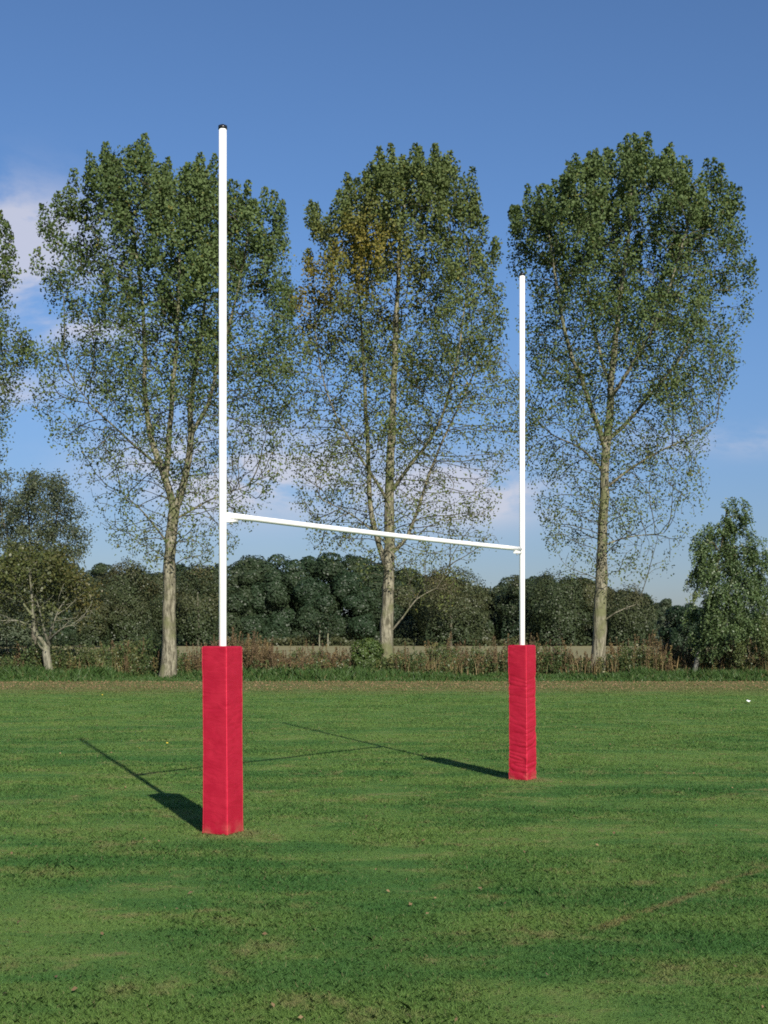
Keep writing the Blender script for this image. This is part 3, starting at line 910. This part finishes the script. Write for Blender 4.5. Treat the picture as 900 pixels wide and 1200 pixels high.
# slim pale trunks at the foot of the wood
for xx, yt, r_, lb in ((384.5, 734, 0.17, 'brighter of two pale bare trunks at the foot of the wood'),
                       (374.5, 737, 0.13, 'duller of two pale bare trunks at the foot of the wood')):
    Zt = 230.0
    root = empty('birch_tree', ((xx - CX) / F * Zt, Zt, rise(Zt)), 0, lb, 'tree', 'pale trunks at the wood edge')
    h = (756 - yt) / F * Zt
    pth = spline([(0, 0, -0.2), (-0.05, 0, h * 0.5), (0.08, 0, h), (0.0, 0.5, h * 1.5)], 0.6)
    V, Fc = tube_np(pth, np.linspace(r_, r_ * 0.6, len(pth)), 8)
    link('trunk', mesh_np('trunk', V, Fc, smooth=True), M['thorn_bark'], root)
    rg = np.random.default_rng(int(xx))
    C = np.array([[0, 0.6, h * 1.25]]) + rg.normal(size=(500, 3)) * np.array([[1.2, 0.9, 1.1]])
    leaf_obj('crown', C, 0.3 + 0.2 * rg.random(500), M['wood_leaf'], root, rg, rg.random(500), 0.2 * rg.random(500), unit(C), 0.5)

# ------------------------------------------------------------------ weeping birch on the right
x0 = 828
Z = 61.2
ppm = F / Z; yb = HOR + EYE * ppm
base = np.array([(x0 - CX) / F * Z, Z, 0.0])
root = empty('weeping_birch', base, 0, 'weeping birch with drooping foliage and leaning white trunk at right edge', 'tree')
rng = np.random.default_rng(91)
s_ = lambda pts: px(pts, x0, yb, ppm)
pa = spline(s_([(812, yb), (814, 775, -0.4), (819, 752, -0.4), (828, 715, 0), (838, 675, 0.1), (846, 640, 0.1), (852, 604, 0)]), 0.3)
ra_ = np.linspace(0.125, 0.025, len(pa)); cut = int(len(pa) * 0.32)
V, Fc = tube_np(pa[:cut + 1], ra_[:cut + 1], 10)
link('trunk', mesh_np('trunk', V, Fc, smooth=True), M['birch_bark'], root)
V, Fc = tube_np(pa[cut:], ra_[cut:], 8)
link('limb', mesh_np('limb', V, Fc, smooth=True), M['twig'], root)
pb = spline(s_([(846, yb, 0.4), (848, 770, 0.4), (850, 730, 0.3), (856, 690, 0.2), (866, 650, 0.2)]), 0.3)
V, Fc = tube_np(pb, np.linspace(0.14, 0.03, len(pb)), 8)
link('trunk', mesh_np('trunk', V, Fc, smooth=True), M['dark_bark'], root)
# limbs ending in drooping curtains: (x, y tip, depth)
LOBES = [(a_, b_, c_, d_ * 0.9, e_) for (a_, b_, c_, d_, e_) in [(852, 601, 0, 10, 26), (864, 606, -0.3, 10, 30), (838, 620, 0.3, 12, 30), (826, 640, -0.2, 12, 46), (858, 640, 0.4, 14, 44), (876, 643, -0.3, 12, 26), (888, 650, 0, 9, 24),
         (846, 668, -0.6, 20, 46), (826, 676, 0.5, 10, 26), (872, 672, 0.6, 16, 40), (888, 692, 0.1, 12, 34), (835, 700, -0.9, 22, 50), (860, 700, -0.9, 22, 50),
         (880, 722, -0.5, 14, 40), (822, 718, 0.2, 11, 34), (845, 730, -1.2, 24, 46), (868, 735, -1.0, 20, 40), (825, 745, -0.6, 14, 30), (850, 755, 0.8, 26, 30), (895, 715, 0.5, 8, 22), (893, 740, -0.3, 12, 30), (880, 662, 0.2, 10, 24), (848, 622, 0, 8, 24), (842, 645, 0.1, 12, 30), (836, 668, 0.1, 14, 30), (856, 612, 0.2, 7, 22)]]
Cs, Vs, Fs, off = [], [], [], 0
for (lx, ly, ld, hw, dr) in LOBES:
    src = pa[np.argmin(np.abs(pa[:, 2] - ((yb - ly) / ppm - 0.5)))]
    tp_ = np.array(s_([(lx, ly, ld)])[0])
    arc = spline([src, (src + tp_) / 2 + np.array([0, 0, 0.35]), tp_], 0.25)
    V, Fc = tube_np(arc, np.linspace(0.045, 0.012, len(arc)), 5)
    link('limb', mesh_np('limb', V, Fc, smooth=True), M['twig'], root)
    for _ in range(int(hw * 0.66 + 2)):
        cen = tp_ + np.array([rng.normal() * hw * 0.72 / ppm, rng.normal() * hw * 0.6 / ppm, rng.normal() * 0.34])
        out_d = np.array([np.sign(cen[0] - 0.7) * 0.22, rng.normal() * 0.1])
        Lc = dr / ppm * (0.35 + 0.5 * rng.random())
        for q in range(9):
            st = cen + rng.normal(size=3) * np.array([0.13, 0.13, 0.08])
            Ls = Lc * (0.35 + 0.65 * rng.random())
            m_ = int(Ls / 0.040) + 3
            sq = np.linspace(0, 1, m_)
            dxy = rng.normal(size=2) * 0.05 + out_d
            line = st + np.stack([dxy[0] * np.sqrt(sq), dxy[1] * np.sqrt(sq), -Ls * sq], 1)
            Cs.append(line + rng.normal(size=(m_, 3)) * np.array([0.05, 0.05, 0.02]))
C = np.concatenate(Cs)
C = C[C[:, 2] > 0.5]
tint = 0.15 + 0.65 * rng.random(len(C)) + 0.5 * (vnoise(C, 0.9, 9) - 0.5)
leaf_obj('crown', C, 0.085 + 0.05 * rng.random(len(C)), M['birch_leaf'], root, rng, tint, 0.15 * rng.random(len(C)) ** 3 + 0.2 * (vnoise(C, 0.8, 3) > 0.74), unit(C - np.array([[0, 0.4, 4.0]])), 0.5, 0.6)

# ------------------------------------------------------------------ shrub by the middle poplar
wood_tree('elder_shrub', 430, 744, 20, 62.5, 'round leafy green shrub against the foot of the middle poplar', M['shrub_leaf'], 101, 5200, 0.105, 'shrub', autumn=0.05, z0=0.15, trunk=False)

# ------------------------------------------------------------------ weeds of the field margin
def weeds(name, n, kindw, m, label, cat, seed, hfun, leaf, per, style):
    """upright weeds in the margin; kindw(px)->probability"""
    rng = np.random.default_rng(seed)
    X = (rng.random(n * 4) * 2 - 1) * 25; Y = 61.3 + 7.0 * rng.random(n * 4)
    xp = X / Y * F + CX
    P_ = np.stack([X, Y, np.zeros(len(X))], 1)
    pr_ = kindw(xp) * np.clip((vnoise(P_, 0.55, seed) - 0.28) * 3.2, 0.02, 1)
    kk = np.where(rng.random(len(X)) < pr_)[0][:n]
    X, Y, xp = X[kk], Y[kk], xp[kk]; n = len(X)
    H = hfun(xp, rng, n) * np.clip(0.25 + 1.5 * vnoise(np.stack([X, Y, np.zeros(n)], 1), 0.55, 40), 0.5, 1.6)
    lean = rng.normal(size=(n, 2)) * 0.10
    i = np.repeat(np.arange(n), per)
    u = rng.random(len(i))
    if style == 'spire':
        s = 0.30 + 0.70 * u ** 0.8; sp = 0.10 * (1.15 - s)
    elif style == 'leafy':
        s = 0.10 + 0.90 * u; sp = 0.15 * (1.15 - 0.6 * s)
    else:
        s = u; sp = np.full(len(i), 0.03)
    C = np.stack([X[i] + lean[i, 0] * s * H[i] + rng.normal(size=len(i)) * sp, Y[i] + lean[i, 1] * s * H[i] + rng.normal(size=len(i)) * sp, s * H[i]], 1)
    pt = rng.random(n)
    tint = 0.5 * pt[i] + 0.5 * rng.random(len(i)); au = (rng.random(n) ** 3)[i] * 0.8
    V, Fc = kites(C, leaf * (0.6 + 0.8 * rng.random(len(C))), rng, np.array([[0.1, -0.5, 0.4]]), 0.6, 0.7)
    top = np.stack([X + lean[:, 0] * H, Y + lean[:, 1] * H, H], 1)
    V2, F2 = frusta(np.stack([X, Y, np.full(n, -0.05)], 1), top, np.full(n, 0.014), np.full(n, 0.006), 4)
    Vv = np.vstack([V, V2]); Ff = np.vstack([Fc, F2 + len(V)])
    tn_ = np.concatenate([np.repeat(tint, 4), np.repeat(pt, 8)]); an_ = np.concatenate([np.repeat(au, 4), np.full(8 * n, 0.2)])
    o_ = link(name, mesh_np(name, Vv, Ff, {'tint': tn_, 'autumn': an_}), m)
    tag(o_, label, cat, kind='stuff')


ip = lambda xs_, ys_: (lambda x: np.interp(x, xs_, ys_))
weeds('dock_weeds', 2300, ip([0, 60, 130, 200, 260, 400, 450, 500, 590, 630, 690, 900], [0.12, 0.15, 0.2, 0.4, 0.9, 1.0, 0.5, 0.35, 0.5, 0.7, 0.95, 0.9]), M['dock'],
      'rust brown seeding docks standing tall along the field margin', 'weeds', 111,
      lambda x, r, n: 0.84 + 0.85 * r.random(n) ** 1.5, 0.065, 60, 'spire')
weeds('nettle_weeds', 3200, ip([0, 100, 180, 230, 300, 400, 460, 520, 600, 640, 700, 780, 900], [0.9, 1.0, 1.0, 0.5, 0.25, 0.3, 0.7, 0.9, 0.8, 0.6, 0.35, 0.4, 0.35]), M['nettle'],
      'leafy green nettles and brambles growing along the field margin', 'weeds', 112,
      lambda x, r, n: np.interp(x, [0, 200, 300, 460, 600, 900], [1.45, 1.35, 0.9, 1.2, 1.1, 0.95]) * (0.5 + 0.65 * r.random(n)), 0.095, 60, 'leafy')
# dry grass stems
rng = np.random.default_rng(113)
n = 9000
X = (rng.random(n) * 2 - 1) * 25; Y = 61.0 + 7 * rng.random(n)
P = np.stack([X, Y, np.zeros(n)], 1)
kp = rng.random(n) < np.clip((vnoise(P, 0.5, 51) - 0.40) * 4, 0.04, 1)
X, Y = X[kp], Y[kp]; n = len(X)
V, Fc = blades(n, X, Y, 0.55 + 0.65 * rng.random(n), np.full(n, 0.020), 0.35, rng)
o = link('dry_grass', mesh_np('dry_grass', V, Fc, {'tint': np.repeat(rng.random(n), 5), 'autumn': np.repeat(rng.random(n) ** 3, 5)}), M['dry_grass'])
tag(o, 'tall dry straw coloured grass among the weeds of the margin', 'grass', kind='stuff')

# ------------------------------------------------------------------ fallen leaves and scraps
rng = np.random.default_rng(121)
n1, n2 = 170, 9000
Z1 = 6 * (45 / 6.0) ** rng.random(n1); X1 = (rng.random(n1) * 2 - 1) * (0.32 * Z1 + 1)
Z2 = 46 + 10.2 * rng.random(n2) ** 0.7; X2 = (rng.random(n2) * 2 - 1) * 26
Xl, Zl = np.concatenate([X1, X2]), np.concatenate([Z1, Z2])
C = np.stack([Xl, Zl, 0.018 + 0.012 * rng.random(len(Xl))], 1)
au = np.concatenate([np.zeros(n1), np.zeros(n2)])
sz = np.concatenate([0.018 + 0.026 * rng.random(n1), 0.04 + 0.035 * rng.random(n2)])
yl = [(120, 816), (223, 870), (163, 880), (196, 874), (363, 893), (217, 868), (186, 873)]
Zy = np.array([EYE * F / (b - HOR) for a, b in yl]); Xy = np.array([(a - CX) / F * z for (a, b), z in zip(yl, Zy)])
C = np.vstack([C, np.stack([Xy, Zy, np.full(len(yl), 0.05)], 1)])
au = np.concatenate([au, np.ones(len(yl))]); sz = np.concatenate([sz, np.full(len(yl), 0.048)])
o = leaf_obj('fallen_leaves', C, sz, M['fallen'], None, rng, rng.random(len(C)), au, np.array([[0, -0.3, 1.0]]), 1.6)
tag(o, 'brown and yellow fallen leaves scattered over the mown grass', 'leaves', kind='stuff')

# white scrap of litter far right
zl = EYE * F / (824 - HOR)
bm = bmesh.new()
g = [[bm.verts.new(((i - 2) * 0.026 + 0.01 * random.random(), (j - 2) * 0.024, 0.035 + 0.05 * random.random() * (1 if 0 < i < 4 else 0.3) + 0.03 * abs(i - 2) / 2)) for j in range(5)] for i in range(5)]
for i in range(4):
    for j in range(4): bm.faces.new((g[i][j], g[i + 1][j], g[i + 1][j + 1], g[i][j + 1]))
o = bm_obj('litter_scrap', bm, M['paper'], None, ((877 - CX) / F * zl, zl, 0.0))
sm = o.modifiers.new('thickness', 'SOLIDIFY'); sm.thickness = 0.004
tag(o, 'small crumpled white scrap of litter lying on the grass at far right', 'litter')

# ------------------------------------------------------------------ goal
PL = np.array([-1.512, 12.24, 0.0]); PR = np.array([1.788, 16.90, 0.0])
gd = (PR - PL); GL = np.linalg.norm(gd); gd = gd / GL
gang = math.atan2(gd[1], gd[0])
goal = empty('rugby_goal', (PL + PR) / 2, gang, 'white H shaped rugby goal posts with crossbar standing on the pitch', 'goal posts')
HALF = GL / 2
BARZ, BR, PRAD = 2.985, 0.029, 0.036
for s, top in ((-1, 6.60), (1, 6.52)):
    bm = bmesh.new()
    bm_tube(bm, (s * HALF, 0, -0.4), (s * HALF, 0, top), PRAD, 32)
    up = bm_obj('upright', bm, M['white'], goal)
    bm = bmesh.new()
    bm_tube(bm, (s * HALF, 0, top + 0.0005), (s * HALF, 0, top + 0.030), PRAD + 0.006, 32)
    bm_tube(bm, (s * HALF, 0, top + 0.0302), (s * HALF, 0, top + 0.042), PRAD * 0.8, 24, PRAD * 0.5)
    bm_obj('end_cap', bm, M['black'], up)
    # support stub welded to the upright, under the bar
    bm = bmesh.new()
    bm_tube(bm, (s * (HALF - PRAD + 0.004), 0, BARZ - BR - 0.0195), (s * (HALF - 0.20), 0, BARZ - BR - 0.0195), 0.018, 20)
    br = bm_obj('bar_bracket', bm, M['white'], goal)
    bm = bmesh.new()
    bm_tube(bm, (s * (HALF - 0.13), 0, BARZ - BR - 0.055), (s * (HALF - 0.13), 0, BARZ - BR - 0.036), 0.009, 6)
    bm_obj('bolt', bm, M['zinc'], br)
bm = bmesh.new()
n = 16
for i in range(n):  # one very slightly sagging tube
    f0, f1 = i / n, (i + 1) / n
    z = lambda f: BARZ - 0.012 * (1 - (2 * f - 1) ** 2)
    L0, L1 = -(HALF - PRAD - 0.012), HALF - PRAD - 0.012
    if i == 0: ring0 = None
    k = 24
    def ring(f):
        return [bm.verts.new((L0 + (L1 - L0) * f, BR * math.cos(2 * math.pi * j / k), z(f) + BR * math.sin(2 * math.pi * j / k))) for j in range(k)]
    if ring0 is None:
        ring0 = ring(f0); bm.faces.new(ring0)
    r1 = ring(f1)
    for j in range(k):
        fc = bm.faces.new((ring0[j], r1[j], r1[(j + 1) % k], ring0[(j + 1) % k])); fc.smooth = True
    ring0 = r1
bm.faces.new(ring0[::-1])
bmesh.ops.recalc_face_normals(bm, faces=bm.faces)
bm_obj('crossbar', bm, M['white'], goal)


# ------------------------------------------------------------------ pads
def pad(loc, rz, label, seed, height, wrinkle, side=0.272):
    root = empty('post_pad', loc, rz, label, 'post pad', 'red post pads')
    rng = np.random.default_rng(seed)
    nz, ne, h = 170, 18, side / 2
    rr = 0.014
    # perimeter: rounded square with the subdivided sides
    prof = []
    for q in range(4):
        a0 = q * math.pi / 2 - math.pi / 4
        cx_, cy_ = [(h - rr, -(h - rr)), (h - rr, h - rr), (-(h - rr), h - rr), (-(h - rr), -(h - rr))][q]
        nx_, ny_ = [(1, 0), (0, 1), (-1, 0), (0, -1)][q]
        for a in np.linspace(-math.pi / 4, 0, 3) if False else [-math.pi / 2 + q * math.pi / 2, -math.pi / 4 + q * math.pi / 2, q * math.pi / 2]:
            prof.append((cx_ + rr * math.cos(a), cy_ + rr * math.sin(a), math.cos(a), math.sin(a)))
        ex, ey = [(0, 1), (-1, 0), (0, -1), (1, 0)][q]
        for s in np.arange(1, ne) / ne:
            prof.append((cx_ + rr * nx_ + ex * s * 2 * (h - rr), cy_ + rr * ny_ + ey * s * 2 * (h - rr), nx_, ny_))
    prof = np.array(prof); k = len(prof)
    zs = np.linspace(0, 1, nz)
    zs = np.concatenate([[0.0], 0.006 + 0.988 * zs, [1.0]]) * height
    nz = len(zs)
    V = np.zeros((nz, k, 3))
    for i, z in enumerate(zs):
        inset = 0.010 if i in (0, nz - 1) else 0.0
        V[i, :, 0] = prof[:, 0] - prof[:, 2] * inset; V[i, :, 1] = prof[:, 1] - prof[:, 3] * inset; V[i, :, 2] = z
    Pf = V.reshape(-1, 3)
    nrm = np.tile(np.stack([prof[:, 2], prof[:, 3], np.zeros(k)], 1), (nz, 1))
    tz = Pf[:, 2] / height
    # creases run across the sides; belly of the foam
    cre = vnoise(Pf * np.array([[2.2, 2.2, 9.0]]) + seed, 1.0, seed) - 0.5
    cre2 = vnoise(Pf * np.array([[5, 5, 22.0]]) + np.abs(Pf[:, :1] + Pf[:, 1:2]) * 4, 1.0, seed + 2) - 0.5
    soft = vnoise(Pf, 2.1, seed + 4) - 0.5
    sharp = (1 - np.abs(2 * (cre2 + 0.5) - 1)) ** 7
    d = 0.0065 * cre - wrinkle * 0.009 * sharp * np.clip(2.2 * vnoise(Pf, 3.0, seed + 6) - 0.5, 0, 1) + 0.012 * soft - 0.004 * np.sin(math.pi * tz)
    Pf = Pf + nrm * d[:, None]
    # whole sleeve leans and swells a few millimetres, bottom hem uneven
    Pf[:, 0] += 0.006 * np.sin(2.2 * tz + seed); Pf[:, 1] += 0.005 * np.sin(2.9 * tz + 1.3 * seed)
    low = tz < 0.001
    Pf[low, 2] += 0.010 * (vnoise(Pf[low], 9.0, seed) - 0.2)
    i = np.arange(nz * k).reshape(nz, k)
    Fc = np.stack([i[:-1], np.roll(i[:-1], -1, 1), np.roll(i[1:], -1, 1), i[1:]], -1).reshape(-1, 4)
    me = mesh_np('sleeve', Pf, Fc, smooth=True)
    bm = bmesh.new(); bm.from_mesh(me)
    bm.verts.ensure_lookup_table()
    f = bm.faces.new([bm.verts[j] for j in i[-1]]); f.smooth = False
    f = bm.faces.new([bm.verts[j] for j in i[0][::-1]]); f.smooth = False
    bm.to_mesh(me); bm.free()
    link('sleeve', me, M['red'], root)
    # raised sewn seam up each corner
    for q in range(4):
        kk = q * (ne + 2) + 1
        pth = Pf.reshape(nz, k, 3)[1:-1, kk]
        V_, F_ = tube_np(pth, np.full(len(pth), 0.0065), 6)
        link('piping', mesh_np('piping', V_, F_, smooth=True), M['piping' if q == 3 else 'red'], root)
    return root


pad(PL, gang + math.radians(8.5), 'nearer red pad wrapped round the left goal post with bright corner piping', 3, 1.755, 0.35, 0.272)
pad(PR, gang + math.radians(1.0), 'farther red pad round the right goal post with creased sides', 8, 1.745, 1.4, 0.262)

# ------------------------------------------------------------------ light
ELEV = math.radians(28.3)
az = math.radians(19.2)
sdir = Vector((math.sin(az) * math.cos(ELEV), -math.cos(az) * math.cos(ELEV), math.sin(ELEV)))
ld = bpy.data.lights.new('Sun', 'SUN'); ld.energy = 4.6; ld.angle = math.radians(0.53); ld.color = (1.0, 0.93, 0.82)
lo = bpy.data.objects.new('Sun', ld); COL.objects.link(lo)
lo.location = (20, -40, 40)
lo.rotation_euler = sdir.to_track_quat('Z', 'Y').to_euler()

w = bpy.data.worlds.new('World'); scene.world = w; w.use_nodes = True
w.node_tree.nodes.clear()
t = NT(w.node_tree)
sky = t.n('ShaderNodeTexSky', sky_type='NISHITA', sun_disc=False, sun_elevation=ELEV, sun_rotation=math.pi - az,
          altitude=0.0, air_density=1.0, dust_density=0.6, ozone_density=2.2)
dirv = t.n('ShaderNodeTexCoord').outputs['Generated']
sep = t.n('ShaderNodeSeparateXYZ'); t.l(dirv, sep.inputs[0])
yy_ = t.math('MAXIMUM', sep.outputs[1], 0.05)
u = t.math('DIVIDE', sep.outputs[0], yy_); v = t.math('DIVIDE', sep.outputs[2], yy_)
n1 = t.noise(t.mapping(dirv, (1, 1, 2.2)), 9.0, 7, 0.62, 0.3)
n2 = t.noise(t.mapping(dirv, (1, 1, 3.0)), 3.2, 4, 0.5)
mask = None
for (cu, cv, su, sv, k) in ((-0.284, 0.298, 0.062, 0.042, 1.8), (-0.290, 0.185, 0.085, 0.014, 1.2), (-0.230, 0.238, 0.05, 0.012, 0.9), (-0.110, 0.128, 0.090, 0.030, 2.0),
                            (0.062, 0.112, 0.060, 0.022, 2.0), (0.285, 0.152, 0.085, 0.011, 0.9)):
    a = t.math('POWER', t.math('DIVIDE', t.math('SUBTRACT', u, cu), su), 2.0)
    b = t.math('POWER', t.math('DIVIDE', t.math('SUBTRACT', v, cv), sv), 2.0)
    gss = t.math('MULTIPLY', t.math('EXPONENT', t.math('MULTIPLY', t.math('ADD', a, b), -1.0)), k)
    mask = gss if mask is None else t.math('ADD', mask, gss)
front = t.mapr(sep.outputs[1], 0.05, 0.2)
mask = t.math('MULTIPLY', mask, front)
other = t.math('MULTIPLY', t.mapr(n2, 0.56, 0.75), t.mapr(sep.outputs[1], 0.1, 0.5, 0.8, 0.0))
cl = t.math('ADD', t.math('MULTIPLY', mask, t.mapr(n1, 0.34, 0.60)), t.math('MULTIPLY', other, t.mapr(n1, 0.35, 0.7)))
cl = t.math('MINIMUM', cl, 1.0)
deep = t.mix(1.0, sky.outputs[0], (0.56, 0.72, 0.93), 'MULTIPLY')
low = t.mapr(sep.outputs[2], 0.0, 0.30, 1, 0)
deep = t.mix(low, deep, t.mix(1.0, deep, (0.76, 0.66, 0.69), 'MULTIPLY'))
skc = t.mix(t.math('MULTIPLY', cl, 0.72), deep, (5.5, 5.4, 6.0))
bg = t.n('ShaderNodeBackground', Strength=0.074)
t.l(skc, bg.inputs['Color'])
wo = t.n('ShaderNodeOutputWorld'); t.l(bg.outputs[0], wo.inputs[0])

# ------------------------------------------------------------------ camera
cd = bpy.data.cameras.new('Camera'); cam = bpy.data.objects.new('Camera', cd); COL.objects.link(cam)
cam.location = (0, 0, EYE); cam.rotation_euler = (math.pi / 2, 0, 0)
cd.sensor_fit = 'VERTICAL'; cd.sensor_height = 36.0; cd.sensor_width = 27.0
cd.lens = F / 1200.0 * 36.0
cd.shift_y = (HOR - 600.0) / 1200.0
cd.clip_start = 0.1; cd.clip_end = 6000
scene.camera = cam

vs = scene.view_settings
scene.display_settings.display_device = 'sRGB'
vs.view_transform = 'Standard'; vs.look = 'None'; vs.gamma = 1.0; vs.exposure = 0.75
vs.use_curve_mapping = False
scene.render.engine = 'CYCLES'
scene.cycles.max_bounces = 5
scene.cycles.transparent_max_bounces = 4
scene.cycles.use_denoising = False
scene.cycles.filter_width = 1.8
